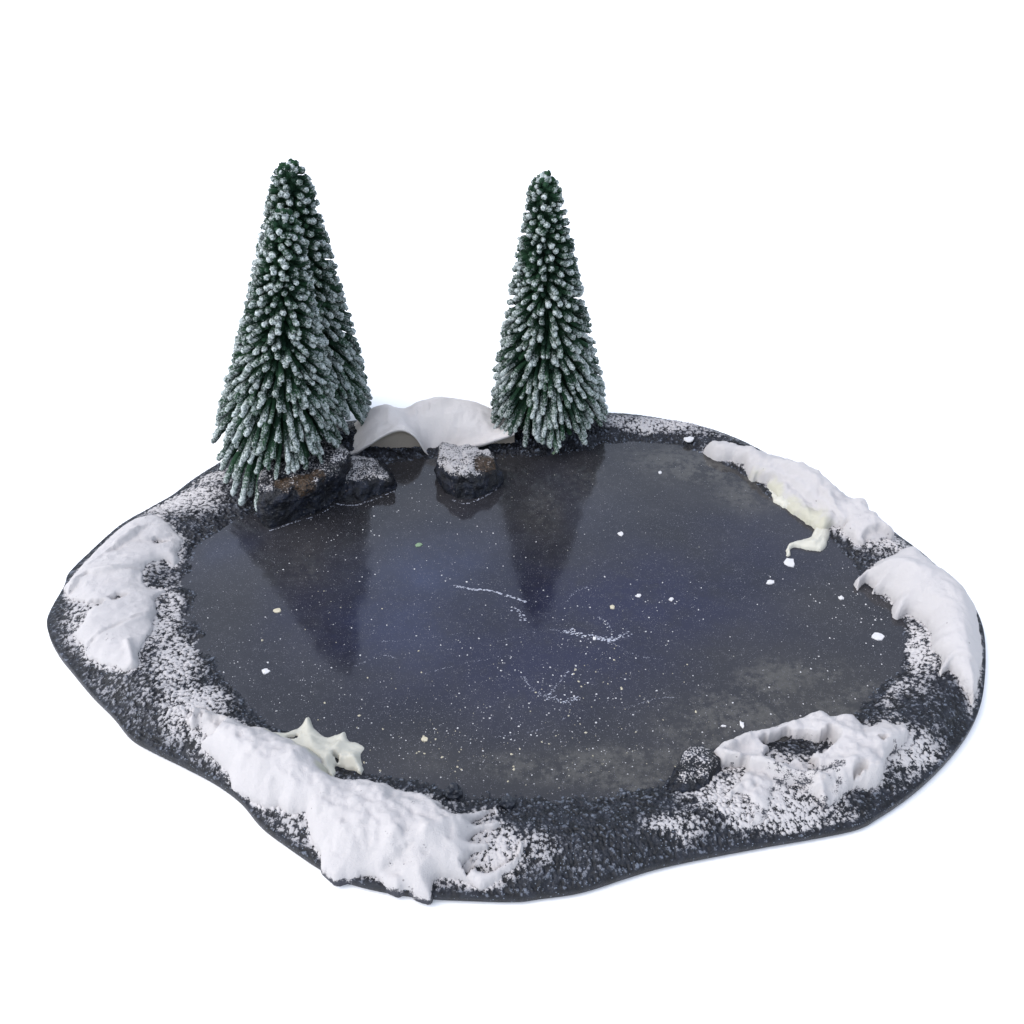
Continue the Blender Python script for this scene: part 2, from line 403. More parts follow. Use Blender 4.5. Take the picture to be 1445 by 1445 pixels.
def drift_mesh(name, poly, hmax, w, mat, parent=None, peaks=(), ridges=(), steps=(), holes=(), rough=.0012, stretch=(1, 1, 0), seed=1, spacing=.0006, power=.5, ground=None, tilt=None, patchy=0, stain=(), over=0):
    DRIFT = poly
    lo, hi = poly.min(0), poly.max(0)
    gx, gy = np.meshgrid(np.arange(lo[0], hi[0], spacing), np.arange(lo[1], hi[1], spacing * .9), indexing='ij')
    gx = gx + (np.arange(gx.shape[1]) % 2)[None, :] * spacing * .5
    P = np.stack([gx.ravel(), gy.ravel()], 1); P += RNG.normal(0, spacing * .1, P.shape)
    P = P[inside(P, poly)]
    dd, _ = seg_dist(P, poly, np.roll(poly, -1, 0)); P = P[dd > spacing * .5]
    allp = np.vstack([poly, P]); nb = len(poly)
    r = geometry.delaunay_2d_cdt([Vector(p) for p in allp], [(i, (i + 1) % nb) for i in range(nb)], [], 1, 1e-7)
    pts = np.array([tuple(v) for v in r[0]]); faces = np.array([f for f in r[2] if len(f) == 3])
    d, _ = seg_dist(pts, poly, np.roll(poly, -1, 0))
    ins = d > spacing * .2
    e = np.clip(d / w, 0, 1); prof = (1 - (1 - e) ** 2) ** power
    ca, sa = math.cos(stretch[2]), math.sin(stretch[2])
    sx = (pts[:, 0] * ca + pts[:, 1] * sa) * stretch[0]; sy = (-pts[:, 0] * sa + pts[:, 1] * ca) * stretch[1]
    nz = n2(sx, sy, 70, 4, seed) * 1.3 + .5 * n2(sx, sy, 300, 3, seed + 20)
    nz = nz + .38 * n2(pts[:, 0], pts[:, 1], 620, 3, seed + 40)
    h = hmax * prof * (1 + .35 * n2(pts[:, 0], pts[:, 1], 60, 2, seed + 9)) + rough * nz * sstep(0, .5, e)
    for px, py, ht, rad in peaks:
        c = at(px, py, .010)[:2]; q = np.hypot(*(pts - c).T) / rad
        h = h + ht * np.exp(-(q ** 1.5)) * sstep(0, .25, e)
    for ln, ht, wd in ridges:
        L = line_w(ln); q, s = seg_dist(pts, L[:-1], L[1:])
        wob = 1 + .35 * n2(pts[:, 0], pts[:, 1], 160, 2, seed + 3)
        h = h + ht * wob * np.exp(-(q / (wd * wob)) ** 1.6) * sstep(0, .35, e)
    for ln, ht, fall in steps:                       # a fold: one side lower than the other
        L = line_w(ln); q, s = seg_dist(pts, L[:-1], L[1:])
        h = h - ht * np.where(s < 0, sstep(0, .0009, q) * np.exp(-q / fall), 0) * sstep(0, .35, e)
    for px, py, rx, ry, dep in holes:
        c = at(px, py, .009)[:2]; k = ppm(px, py); sd = math.sin(math.atan2(H, c[1]))
        wx = pts[:, 0] + .0032 * n2(pts[:, 0], pts[:, 1], 240, 3, seed + 31); wy = pts[:, 1] + .0032 * n2(pts[:, 0], pts[:, 1], 240, 3, seed + 38)
        q = ((wx - c[0]) / (rx / k)) ** 2 + ((wy - c[1]) / (ry / k / sd)) ** 2
        h = h - dep * sstep(1.3, .55, q)
    if tilt:                                         # higher at the back than at the front
        h = h * (tilt + (1 - tilt) * sstep(lo[1], hi[1] - .003, pts[:, 1]))
    zb = bank_z(pts[:, 0], pts[:, 1]) if ground is None else np.full(len(pts), ground)
    z = zb + np.where(ins, h, -.0012)
    thin = np.clip(1 - h / .0021, 0, 1) * .8
    thin[~ins] = .9
    if patchy: thin = np.maximum(thin, patchy * sstep(.05, .40, n2(pts[:, 0], pts[:, 1], 110, 4, seed + 60)))
    stv = np.zeros(len(pts))
    for px, py, rx, ry, sv in stain:
        c = at(px, py, .009)[:2]; k = ppm(px, py); sd = math.sin(math.atan2(H, c[1]))
        stv = np.maximum(stv, sv * np.exp(-((((pts[:, 0] - c[0]) / (rx / k)) ** 2 + ((pts[:, 1] - c[1]) / (ry / k / sd)) ** 2) ** 1.5) * .7))
    V = np.column_stack([pts, z]); Vb = np.column_stack([pts, np.minimum(zb - .002, z - .001)])
    if over:                                         # lean the upper part outward over its own edge
        V[:, 1] -= over * sstep(.0045, .0105, z - zb) 
    nv = len(V)
    cnt = {}
    for f in faces:
        for a, b in ((f[0], f[1]), (f[1], f[2]), (f[2], f[0])): cnt[(a, b)] = 1
    rim = [(a, b) for (a, b) in cnt if (b, a) not in cnt]
    side = [(b, a, a + nv) for a, b in rim] + [(b, a + nv, b + nv) for a, b in rim]
    allf = np.vstack([faces, faces[:, ::-1] + nv, np.array(side)])
    return mesh_obj(name, np.vstack([V, Vb]), allf, mat, parent, attrs=dict(thin=np.r_[thin, np.ones(nv)], stain=np.r_[stv, np.zeros(nv)]))

# left: two lobes of snow at the pointed end
P1 = drift_poly([(86,822),(102,803),(122,781),(150,754),(170,739),(198,730),(228,733),(245,748),(257,757),(257,770),(249,778),(252,784),(243,794),(226,790),(206,801),(204,818),(212,828),
                 (236,829),(222,839),(218,868),(216,890),(206,908),(197,938),(181,948),(160,944),(136,932),(117,920),(110,902),(98,892),(112,881),(124,868),(117,852),(100,842),(91,835)], seed=11)
# front left: the long sprawling drift
P2 = drift_poly([(243,998),(262,1014),(276,1000),(300,1010),(328,1018),(350,1028),(372,1030),(400,1040),(430,1058),(452,1072),(464,1094),(480,1105),(510,1105),(541,1110),(572,1121),(603,1122),(617,1135),
                 (640,1152),(666,1150),(705,1142),(686,1155),(668,1168),(690,1166),(705,1164),(698,1174),(672,1182),(664,1192),(672,1196),(690,1192),(686,1200),(668,1208),(676,1224),(696,1228),(716,1218),(729,1203),(727,1187),(735,1192),(738,1200),(731,1216),(708,1232),(677,1246),(655,1238),(640,1234),(612,1235),(606,1257),(597,1257),(576,1249),
                 (549,1245),(518,1228),(479,1233),(452,1216),(444,1188),(430,1152),(409,1146),(378,1133),(332,1112),(318,1086),(300,1066),(282,1052),(270,1030)], seed=23)
# front right: spiky ridge of snow round a dark hollow
P3 = drift_poly([(1000,1058),(1012,1047),(1038,1034),(1073,1024),(1115,1012),(1140,1004),(1156,1002),(1172,1008),(1187,1006),(1196,1012),(1203,1011),(1210,1022),(1229,1031),(1246,1023),(1262,1028),(1278,1024),
                 (1277,1052),(1255,1072),(1250,1086),(1247,1100),(1233,1109),(1205,1110),(1188,1124),(1174,1136),(1166,1141),(1157,1134),(1143,1128),(1120,1140),(1085,1158),(1050,1162),(1022,1150),(1012,1132),
                 (1036,1112),(1040,1095),(1022,1085),(1008,1072)], seed=37)
# upper right: long drift slumping off the rim
P4 = drift_poly([(995,631),(1010,627),(1028,629),(1051,638),(1076,645),(1112,657),(1143,674),(1173,694),(1200,706),(1220,714),(1223,725),(1249,746),(1264,758),(1250,766),(1232,768),(1210,766),(1190,750),(1176,740),
                 (1168,742),(1158,746),(1150,738),(1140,732),(1128,722),(1114,715),(1106,705),(1096,700),(1090,690),(1082,682),(1076,680),(1068,672),(1058,673),(1054,659),(1042,651),(1027,646),(1008,641)], seed=41)
P5 = drift_poly([(1207,819),(1219,808),(1249,792),(1280,779),(1302,792),(1326,810),(1356,832),(1378,858),(1387,888),(1389,920),(1387,948),(1379,972),(1371,998),(1367,976),(1353,963),(1339,948),(1328,957),(1327,938),
                 (1316,920),(1312,898),(1301,875),(1281,864),(1264,869),(1261,846),(1247,833),(1234,832),(1228,841),(1233,826),(1222,818),(1211,826)], seed=53)
P6 = drift_poly([(489,637),(500,616),(530,600),(570,595),(620,592),(680,592),(718,598),(722,612),(704,618),(682,623),(650,622),(628,628),(618,641),(602,646),(577,643),(545,640),(521,634),(503,642)], seed=67)
DRIFT_POLYS += [P1, P2, P3, P4, P5]

o = drift_mesh('snow_drift', P1, .0026, .0050, M['snow'], patchy=.36, rough=.0007, seed=3, stretch=(1, 2.2, .5),
    ridges=[([(100,815),(140,806),(180,806),(210,795)], .0014, .0016), ([(165,765),(195,748)], .0012, .0012), ([(190,945),(184,918),(180,905)], .0018, .0012), ([(140,895),(175,882),(215,860)], .0012, .0016)],
    steps=[([(100,818),(120,803),(135,807),(160,806),(195,797)], .0018, .006), ([(165,768),(190,753)], .0018, .005), ([(135,893),(160,880),(185,872)], .0012, .006), ([(205,760),(235,752)], .0014, .003)],
    holes=[(225,765,9,3,.006), (222,802,8,5,.005), (128,856,14,5,.004), (165,842,14,4,.0022)])
tag(o, 'two lobed white snow patch with knife folds at the pointed left end of the bank', 'snow')
o = drift_mesh('snow_drift', P2, .0055, .0095, M['snow'], rough=.0020, patchy=.34, seed=5, stretch=(1, 1.5, -.5),
    peaks=[(420,1060,.002,.008)], ridges=[([(330,1060),(400,1075),(470,1125),(560,1160),(620,1170)], .0028, .008), ([(600,1190),(660,1162),(702,1145)], .0020, .0018),
    ([(560,1240),(600,1225),(640,1222)], .0015, .003), ([(500,1225),(530,1215),(560,1190)], .0014, .002)],
    steps=[([(400,1140),(420,1132),(440,1150),(440,1190)], .0022, .005), ([(520,1225),(545,1210),(560,1205)], .0018, .005), ([(600,1250),(615,1225),(640,1225)], .0018, .004)],
    stain=[(400,1036,40,8,.7),(440,1060,22,18,.9),(462,1088,16,14,.9)], holes=[(626,1157,14,4,.0045), (655,1214,10,10,.006), (262,1010,14,10,.004), (292,1030,26,14,.0040), (420,1152,10,4,.004)])
tag(o, 'largest white snow drift along the front left bank with a cream lump', 'snow')
P2B = drift_poly([(366,1030),(402,1027),(418,1014),(430,1001),(436,1000),(444,1014),(456,1024),(474,1025),(485,1020),(490,1022),(494,1034),(506,1037),(520,1047),(512,1060),(512,1086),(494,1080),(474,1078),(472,1098),(455,1092),(440,1070),(410,1058),(385,1044)], z=.0075, rough=.0005, seed=71)
drift_mesh('cream_lump', P2B, .0030, .0080, M['cream'], o, rough=.0010, seed=9, spacing=.0005,
    peaks=[(434,1006,.0024,.0022), (487,1026,.0006,.0030)], ridges=[([(440,1062),(436,1030),(434,1003)], .0014, .0022), ([(460,1065),(475,1042),(487,1022)], .0010, .0022), ([(470,1062),(495,1058),(518,1048)], .0012, .002), ([(500,1060),(508,1082)], .0010, .002)],
    holes=[(472,1062,4,6,.006), (405,1032,6,2.5,.004)])
o = drift_mesh('snow_drift', P3, .0026, .0036, M['snow'], rough=.0022, patchy=.62, seed=15, stretch=(1, 1.4, .3),
    peaks=[(1157,1004,.0018,.003), (1247,1098,.0025,.004), (1166,1134,.0022,.003), (1200,1015,.0022,.003), (1180,1060,.003,.008)],
    ridges=[([(1015,1052),(1060,1032),(1110,1018),(1155,1006)], .0024, .0024), ([(1025,1062),(1070,1075),(1110,1090),(1145,1098)], .0024, .0013), ([(1145,1098),(1160,1120),(1166,1138)], .0026, .0018), ([(1160,1105),(1205,1092),(1247,1098)], .0030, .003),
            ([(1180,1030),(1215,1050),(1240,1045)], .0028, .005), ([(1240,1062),(1276,1040)], .0022, .002)],
    steps=[([(1045,1072),(1090,1086),(1140,1102)], .0026, .006), ([(1190,1120),(1220,1095),(1250,1090)], .002, .004)],
    holes=[(1130,1048,46,17,.016), (1105,1066,34,10,.010), (1090,1040,14,7,.008), (1138,1079,9,6,.012), (1205,1094,10,7,.005), (1030,1085,22,14,.008), (1080,1135,50,22,.0016), (1030,1142,30,22,.0030), (1135,1128,20,10,.004), (1246,1062,7,4,.005)])
tag(o, 'jagged white snow heap around a dark hollow at the front right', 'snow')
o = drift_mesh('snow_drift', P4, .0050, .0042, M['snow'], rough=.0018, seed=19, stretch=(1, 1.8, -.6),
    peaks=[(1218,716,.0032,.003), (1075,668,.002,.003)], ridges=[([(1060,645),(1110,665),(1165,698),(1205,722)], .0022, .004), ([(1165,705),(1172,720),(1172,740)], .0015, .002)],
    steps=[([(1080,668),(1110,678),(1135,695),(1150,705)], .0020, .006), ([(1160,702),(1170,712),(1190,735)], .0018, .004)],
    stain=[(1092,690,14,14,1.0),(1112,708,22,12,.9),(1140,725,26,14,.9),(1160,738,20,12,.8),(1065,668,16,8,.5)], holes=[(1187,741,10,3,.006), (1240,760,24,8,.0035), (1082,676,9,4,.005)])
tag(o, 'long narrow white snow drift slumping off the upper right rim with cream drip', 'snow')
P4B = drift_poly([(1080,680),(1092,678),(1104,690),(1120,704),(1142,720),(1160,728),(1172,742),(1170,758),(1164,771),(1150,775),(1130,771),(1118,772),(1113,781),(1107,780),(1112,768),(1124,762),(1140,757),(1150,748),(1150,737),(1130,727),(1106,714),(1095,706),(1084,692)], z=.0062, rough=.0006, seed=73)
drift_mesh('cream_drip', P4B, .0020, .0050, M['cream'], o, rough=.0010, seed=29, spacing=.0005, ground=.0052, stretch=(2.5, 1, -.6))
o = drift_mesh('snow_drift', P5, .0085, .0120, M['snow'], rough=.0009, seed=25, stretch=(1, 2, -1.0),
    peaks=[(1212,820,.002,.004)], ridges=[([(1212,820),(1235,808),(1262,808),(1290,822)], .0020, .003), ([(1330,955),(1336,935),(1325,915)], .0016, .0018), ([(1370,990),(1366,965)], .0020, .002)],
    steps=[([(1345,940),(1352,933),(1366,936)], .0014, .003), ([(1318,912),(1328,930),(1336,945)], .0012, .003)],
    holes=[(1226,827,6,4,.006)])
tag(o, 'smooth thick white snow drift curving over the right edge of the base', 'snow')
def draped_mound():
    """a sheet of snow over the back bank: back foot, crest, sloping top, free front lip and a hollow tucked under it"""
    xs = np.linspace(0, 1, 170)
    def trace(P):
        P = catmull(np.array(P, float), closed=False, sub=10); q = np.linspace(0, 1, len(P))
        return np.stack([np.interp(xs, q, P[:, 0]), np.interp(xs, q, P[:, 1])], 1)
    crest = trace([(489,634),(495,612),(508,592),(524,578),(544,570),(566,577),(591,568),(618,561),(646,565),(674,572),(706,586),(726,602)])
    lip = trace([(488,640),(498,637),(518,624),(544,608),(566,602),(585,611),(598,630),(611,647),(628,640),(650,630),(684,622),(726,608)])
    rows = []
    for i in range(len(xs)):
        c, l = crest[i], lip[i]
        yb = at(c[0], 603, .006)[1]; Cp = at_y(c[0], c[1], yb - .002)
        yf = at(l[0], 641 - 8 * xs[i] ** 2, .0065)[1]; Lp = at_y(l[0], l[1], yf)
        g = .0042; Bk = np.array([Cp[0], yb + .006, .003])
        top = max(Lp[2], g)
        drop = top - g
        mid = .5 * Cp + .5 * Lp; mid[2] += .0012
        Lp = np.array([Lp[0], Lp[1], top])
        tuck = min(.0040, .40 * drop + .001)
        rl = min(1, drop / .005)
        pts = [Bk, Bk * .35 + Cp * .65 + np.array([0, .002, .0008]), Cp, mid, Lp + [0, .0018, .0005], Lp, Lp + np.array([0, -.0008, -.0011]) * rl, Lp + np.array([0, .0004, -.0026]) * rl, Lp + [0, tuck * .75, -.35 * drop - .0006], Lp + [0, tuck, -.75 * drop - .0008], Lp + [0, tuck * .9, -drop - .0015]]
        rows.append(catmull(np.array(pts), closed=False, sub=7))
    G = np.array(rows); nu, nv, _ = G.shape
    V = G.reshape(-1, 3); vv = np.tile(np.linspace(0, 1, nv), nu)
    nrm = np.cross(np.gradient(G, axis=0), np.gradient(G, axis=1)).reshape(-1, 3); nrm /= np.linalg.norm(nrm, axis=1)[:, None] + 1e-12
    nrm *= np.where(nrm[:, 2:3] * np.where(vv[:, None] < .55, 1, 0) < 0, -1, 1)
    top = np.where(vv < .52, 1, 0)
    d = .0018 * n2(V[:, 0] * .7, V[:, 1] * 1.6, 95, 4, 3) + .0006 * n2(V[:, 0], V[:, 1], 420, 3, 9)
    V = V + np.array([0, -.3, .95]) * (d * (.35 + .65 * top))[:, None]
    # long fold running to the right
    F_ = np.array([at(x, y, z)[:2] for x, y, z in ((610,599,.0100), (640,593,.0105), (675,594,.0100), (726,600,.0085))])
    q, sd = seg_dist(V[:, :2], F_[:-1], F_[1:])
    V[:, 2] -= np.where(sd < 0, .0026 * sstep(0, .0012, q) * np.exp(-q / .008), 0) * top
    idx = np.arange(nu * nv).reshape(nu, nv)
    f = np.stack([idx[:-1, :-1], idx[1:, :-1], idx[1:, 1:], idx[:-1, 1:]], -1).reshape(-1, 4)
    st = sstep(.62, .74, vv)  # tan paste of the hollow, part of its shade put into the colour
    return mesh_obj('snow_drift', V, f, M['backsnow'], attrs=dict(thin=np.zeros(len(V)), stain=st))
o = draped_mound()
tag(o, 'greyish white snow mound with a hollow front at the back between the trees', 'snow')
build_bank()

# ---------------------------------------------------------------- rocks
def rock(label, bottom, top, z0, z1, seed, brown=(), dust=.5, lump=.0023):
    B = resample(catmull(ats(bottom, z0), sub=10, tension=.3), .0004); n = len(B)
    q = catmull(ats(top, z1), sub=10, tension=.3); q = np.vstack([q, q[:1]]); sl = np.r_[0, np.cumsum(np.linalg.norm(np.diff(q, axis=0), axis=1))]
    qb = catmull(ats(bottom, z0), sub=10, tension=.3); qb = np.vstack([qb, qb[:1]]); sb = np.r_[0, np.cumsum(np.linalg.norm(np.diff(qb, axis=0), axis=1))]
    # keep the traced corners of both outlines paired
    k = np.linspace(0, len(q) - 1, n, endpoint=False); ii = np.arange(len(q))
    T = np.stack([np.interp(k, ii, q[:, j]) for j in (0, 1)], 1); B = np.stack([np.interp(k, ii, qb[:, j]) for j in (0, 1)], 1)
    rows, hh = [], []
    m = max(12, int((z1 - z0) / .0004))
    for f in np.linspace(-.25, 1, m):
        bulge = 1 + .05 * math.sin(math.pi * max(0, f))
        P = B * (1 - f) + T * f; c = P.mean(0); P = c + (P - c) * bulge * (1 - .07 * sstep(.85, 1, np.array(f)))
        rows.append(np.column_stack([P, np.full(n, z0 + (z1 - z0) * f)])); hh.append(np.full(n, f))
    ct = T.mean(0); R0 = rows[-1][:, :2]
    mr = 22
    for f in np.linspace(0, 1, mr)[1:]:
        P = R0 * (1 - f) + ct * f
        rows.append(np.column_stack([P, np.full(n, z1) + .0006 * sstep(0, .3, np.array(f))])); hh.append(np.full(n, 1 + f))
    V = np.vstack(rows); h = np.concatenate(hh)
    L = len(rows); i = np.arange(L * n).reshape(L, n); j = np.roll(i, -1, 1)
    F4 = np.stack([i[:-1], j[:-1], j[1:], i[1:]], -1).reshape(-1, 4)
    # broken, chunky facets plus fine roughness
    c0 = np.array([*B.mean(0), (z0 + z1) / 2]); dirn = V - c0; dirn /= np.linalg.norm(dirn, axis=1)[:, None]
    cell = np.floor(V * 210 + 1.1 * np.stack([fbm(V * 120, 2, seed), fbm(V * 120 + 9, 2, seed), fbm(V * 120 + 17, 2, seed)], 1)).astype(np.int64)
    step = _hash(cell[:, 0], cell[:, 1], cell[:, 2], seed) - .5
    rid = 1 - 2 * np.abs(fbm(V * 170, 4, seed + 3))
    nz = lump * (1.5 * fbm(V * 110, 3, seed + 1) + .30 * step + .55 * (rid - .6) + .35 * fbm(V * 700, 3, seed + 2))
    inner = np.where(h > 1, np.clip(1 - (h - 1), 0, 1), 1)
    V = V + dirn * nz[:, None] * np.column_stack([inner, inner, np.ones_like(inner)])
    up = sstep(.78, 1.02, h + .16 * fbm(V * 240, 3, seed + 8))
    br = np.zeros(len(V))
    for px, py, z, rx in brown:
        p = at(px, py, z); br = np.maximum(br, sstep(1.0, .45, np.linalg.norm(V - p, axis=1) / rx))
    loc = at(*np.array(bottom, float).mean(0), z0)
    o = mesh_obj('rock', V - loc, F4, M['rock'], attrs=dict(brown=br, dust=dust * up * (1 - .7 * br)), loc=loc)
    return tag(o, label, 'rock')
rock('large black block of rock with brown top edge under the front left tree',
     [(366,738),(382,748),(412,736),(448,725),(474,709),(490,690),(478,668),(425,665),(370,695)], [(368,684),(385,692),(415,690),(450,680),(480,657),(492,640),(470,622),(420,628),(374,652)], .0042, .0205, 4,
     brown=[(400,684,.020,.005), (428,682,.0198,.006), (448,672,.020,.004)], dust=.52)
rock('small black rock with snow sprinkled top beside the large block',
     [(472,708),(500,711),(530,701),(559,690),(552,674),(520,664),(478,676)], [(476,674),(500,677),(530,674),(550,676),(538,655),(505,643),(478,655)], .0042, .0115, 12, dust=.60)
rock('black rock with brown patch and snowy top jutting from the snow mound',
     [(622,682),(640,703),(655,708),(678,701),(700,688),(698,668),(630,655)], [(621,655),(640,666),(655,670),(680,664),(699,650),(685,630),(622,626)], .0042, .0150, 21,
     brown=[(684,655,.0145,.0062), (672,664,.013,.004)], dust=.80)
rock('low dark olive rock streaked with snow at the left end of the front right heap',
     [(938,1118),(958,1130),(985,1128),(1014,1118),(1024,1088),(990,1062),(948,1092)], [(950,1096),(966,1106),(985,1106),(1008,1092),(1014,1066),(985,1050),(957,1072)], .0046, .0088, 33, dust=.50)

# ---------------------------------------------------------------- bottle brush trees
def tree(label, basep, tipp, R, seed, n=430, extra=(), droop=1.0, tip_r=.19):
    rg = np.random.default_rng(seed)
    basep, tipp = np.asarray(basep), np.asarray(tipp)
    ax = tipp - basep; L = np.linalg.norm(ax); ax /= L
    e1 = np.cross(ax, [0, 1, 0]); e1 /= np.linalg.norm(e1); e2 = np.cross(ax, e1)
    V, Fc, T = [], [], []; off = 0
    SD, RG = 8, 13
    TT = np.r_[np.linspace(0, .80, 7), .86, .90, .94, .97, .99, 1.0]
    def branch(P, r0, fl):
        nonlocal off
        """P: centre line points; a lumpy flocked bristle with spiky fuzz"""
        n_ = len(P); tan = np.gradient(P, axis=0); tan /= np.linalg.norm(tan, axis=1)[:, None]
        ref = np.array([.3, .2, .93]) if abs(tan[-1] @ np.array([.3, .2, .93])) < .9 else np.array([1., 0, 0])
        a = np.cross(tan, ref); a /= np.linalg.norm(a, axis=1)[:, None]; b = np.cross(tan, a)
        ln = np.linalg.norm(np.diff(P, axis=0), axis=1).sum(); t = TT
        cap = min(.4, r0 * 1.1 / ln)
        prof = (.55 + .45 * sstep(.1, .75, t)) * np.sqrt(np.clip(1 - (np.clip(t - (1 - cap), 0, 1) / (cap * 1.01)) ** 2, .0, 1))
        ang = np.linspace(0, 2 * np.pi, SD, endpoint=False)[None, :] + rg.uniform(0, 6)
        rr = r0 * prof[:, None] * (1 + rg.uniform(-.30, .42, (n_, SD)))
        v = P[:, None, :] + rr[..., None] * (np.cos(ang)[..., None] * a[:, None, :] + np.sin(ang)[..., None] * b[:, None, :])
        V.append(v.reshape(-1, 3)); T.append(np.repeat(np.clip(t + fl, 0, 1.2), SD))
        i = np.arange(n_ * SD).reshape(n_, SD) + off; j = np.roll(i, -1, 1)
        Fc.append(np.stack([i[:-1], j[:-1], j[1:], i[1:]], -1).reshape(-1, 4)); off += n_ * SD
        # fuzz: little pointed fibres
        k = 26; ti = rg.uniform(.25, 1.0, k); ii = np.clip(np.searchsorted(TT, ti), 0, n_ - 2)
        an = rg.uniform(0, 2 * np.pi, k)
        dr = np.cos(an)[:, None] * a[ii] + np.sin(an)[:, None] * b[ii] + tan[ii] * rg.uniform(-.1, .9, k)[:, None]
        dr /= np.linalg.norm(dr, axis=1)[:, None]
        c0 = P[ii] + dr * (r0 * prof[ii] * .6)[:, None]; tipv = P[ii] + dr * (r0 * (prof[ii] * .9 + rg.uniform(.2, .45, k)))[:, None]
        sd = np.cross(dr, tan[ii] + .01); sd /= np.linalg.norm(sd, axis=1)[:, None] + 1e-9; sd2 = np.cross(dr, sd); wd = .00023
        q = np.stack([c0 + sd * wd, c0 - sd * wd * .5 + sd2 * wd, c0 - sd * wd * .5 - sd2 * wd, tipv], 1)
        V.append(q.reshape(-1, 3)); T.append(np.repeat(np.clip(ti + fl + .05, 0, 1.2), 4))
        i = np.arange(k)[:, None] * 4 + off
        for tri in ((0, 1, 3, 3), (1, 2, 3, 3), (2, 0, 3, 3)): Fc.append(np.concatenate([i + tri[0], i + tri[1], i + tri[2], i + tri[2]], 1))
        off += k * 4
    cum = []
    ss = np.linspace(.015, 1, 2000); rs = (tip_r + (1 - tip_r) * ss ** .95); wt = rs ** .6; cw = np.cumsum(wt); cw /= cw[-1]
    for i in range(n):
        s = float(np.interp((i + .5) / n, cw, ss)); s = np.clip(s + rg.normal(0, .006), .012, 1.0)
        r = R * (tip_r + (1 - tip_r) * s ** .95) * math.sqrt(min(1, s / .05)) * (1 + rg.uniform(-.05, .03))
        ph = i * 2.399963 + rg.normal(0, .10)
        dz = droop * r * (-.10 + .80 * s ** 1.8) * rg.uniform(.85, 1.15)
        rad = math.cos(ph) * e1 + math.sin(ph) * e2
        t = (.12 + .88 * TT)[:, None]
        zt = L * (1 - s)
        P = ax * (zt + dz - dz * t ** 1.7 + .0) + rad * (r * (t * 1.12 - .12 * t ** 2.5)) + basep
        sw = rg.normal(0, .10) * r; P = P + np.cross(ax, rad) * (sw * t ** 2)
        branch(P, (.00090 - .00004 * s) * rg.uniform(.82, 1.2) * (R / .024) ** .5, rg.uniform(-.26, .0) - .06 * (1 - s) - .06 * s)
        if i % 2:                                    # shorter bare bristle behind it
            P2_ = basep + ax * (zt + dz * .8 + .002 - dz * .8 * t ** 1.7) + (math.cos(ph + .5) * e1 + math.sin(ph + .5) * e2) * (r * .74 * t)
            branch(P2_, .00095 * (R / .024) ** .5, rg.uniform(-.55, -.35))
    for (p0, p1) in extra:
        t = TT[:, None]
        m = (p0 + p1) / 2 + np.array([0, 0, .004])
        P = p0 * (1 - t) ** 2 + 2 * m * t * (1 - t) + p1 * t ** 2
        branch(P, .00112, rg.uniform(-.25, .0))
    # for the tuft at the very top
    for k in range(9):
        a = k * 2.4; rad = math.cos(a) * e1 + math.sin(a) * e2; t = TT[:, None]
        P = basep + ax * (L * .965 + L * .035 * t * (1 - .06 * k)) + rad * (.0005 + .00030 * k * t)
        branch(P, .0011, .15)
    # dark bristle mass filling the middle
    m, nn = 40, 28; sgrid = np.linspace(.02, .96, m); ang = np.linspace(0, 2 * np.pi, nn, endpoint=False)
    rc = R * .36 * (tip_r + (1 - tip_r) * sgrid) * (1 + .0)
    g = basep + (ax * (L * (1 - sgrid))[:, None])[:, None, :] + (rc[:, None] * (1 + rg.uniform(-.3, .3, (m, nn))))[..., None] * (np.cos(ang)[None, :, None] * e1 + np.sin(ang)[None, :, None] * e2)
    V.append(g.reshape(-1, 3)); T.append(np.full(m * nn, -.3)); i = np.arange(m * nn).reshape(m, nn) + off; j = np.roll(i, -1, 1)
    Fc.append(np.stack([i[:-1], j[:-1], j[1:], i[1:]], -1).reshape(-1, 4)); off += m * nn
    root = empty('pine_tree', basep); tag(root, label, 'tree', 'snow flocked model pine trees')
    F4 = np.vstack(Fc); quad = F4[F4[:, 2] != F4[:, 3]]; tri = F4[F4[:, 2] == F4[:, 3]][:, :3]
    V = np.vstack(V) - basep
    me = bpy.data.meshes.new('crown')
    me.vertices.add(len(V)); me.vertices.foreach_set('co', V.astype(np.float32).ravel())
    me.loops.add(quad.size + tri.size); me.loops.foreach_set('vertex_index', np.r_[quad.ravel(), tri.ravel()].astype(np.int32))
    me.polygons.add(len(quad) + len(tri))
    me.polygons.foreach_set('loop_start', np.r_[np.arange(0, quad.size, 4), quad.size + np.arange(0, tri.size, 3)].astype(np.int32))
    me.update(calc_edges=True); me.polygons.foreach_set('use_smooth', np.ones(len(me.polygons), bool))
    me.attributes.new('tip', 'FLOAT', 'POINT').data.foreach_set('value', np.concatenate(T).astype(np.float32))
    me.materials.append(M['crown'])
    c = bpy.data.objects.new('crown', me); COL.objects.link(c); c.parent = root
    # stem
    k = 10; ang = np.linspace(0, 2 * np.pi, k, endpoint=False); rings = []
    for zz, rr in ((-.010, .0016), (.0, .0015), (L * .5, .0011), (L * .97, .0004)):
        rings.append(ax * zz + rr * (np.cos(ang)[:, None] * e1 + np.sin(ang)[:, None] * e2))
    sv = np.vstack(rings); i = np.arange(4 * k).reshape(4, k); j = np.roll(i, -1, 1)
    fs = [tuple(f) for f in np.stack([i[:-1], j[:-1], j[1:], i[1:]], -1).reshape(-1, 4)] + [tuple(i[3]), tuple(i[0][::-1])]
    mesh_obj('trunk', sv, fs, M['stem'], root)
    return root

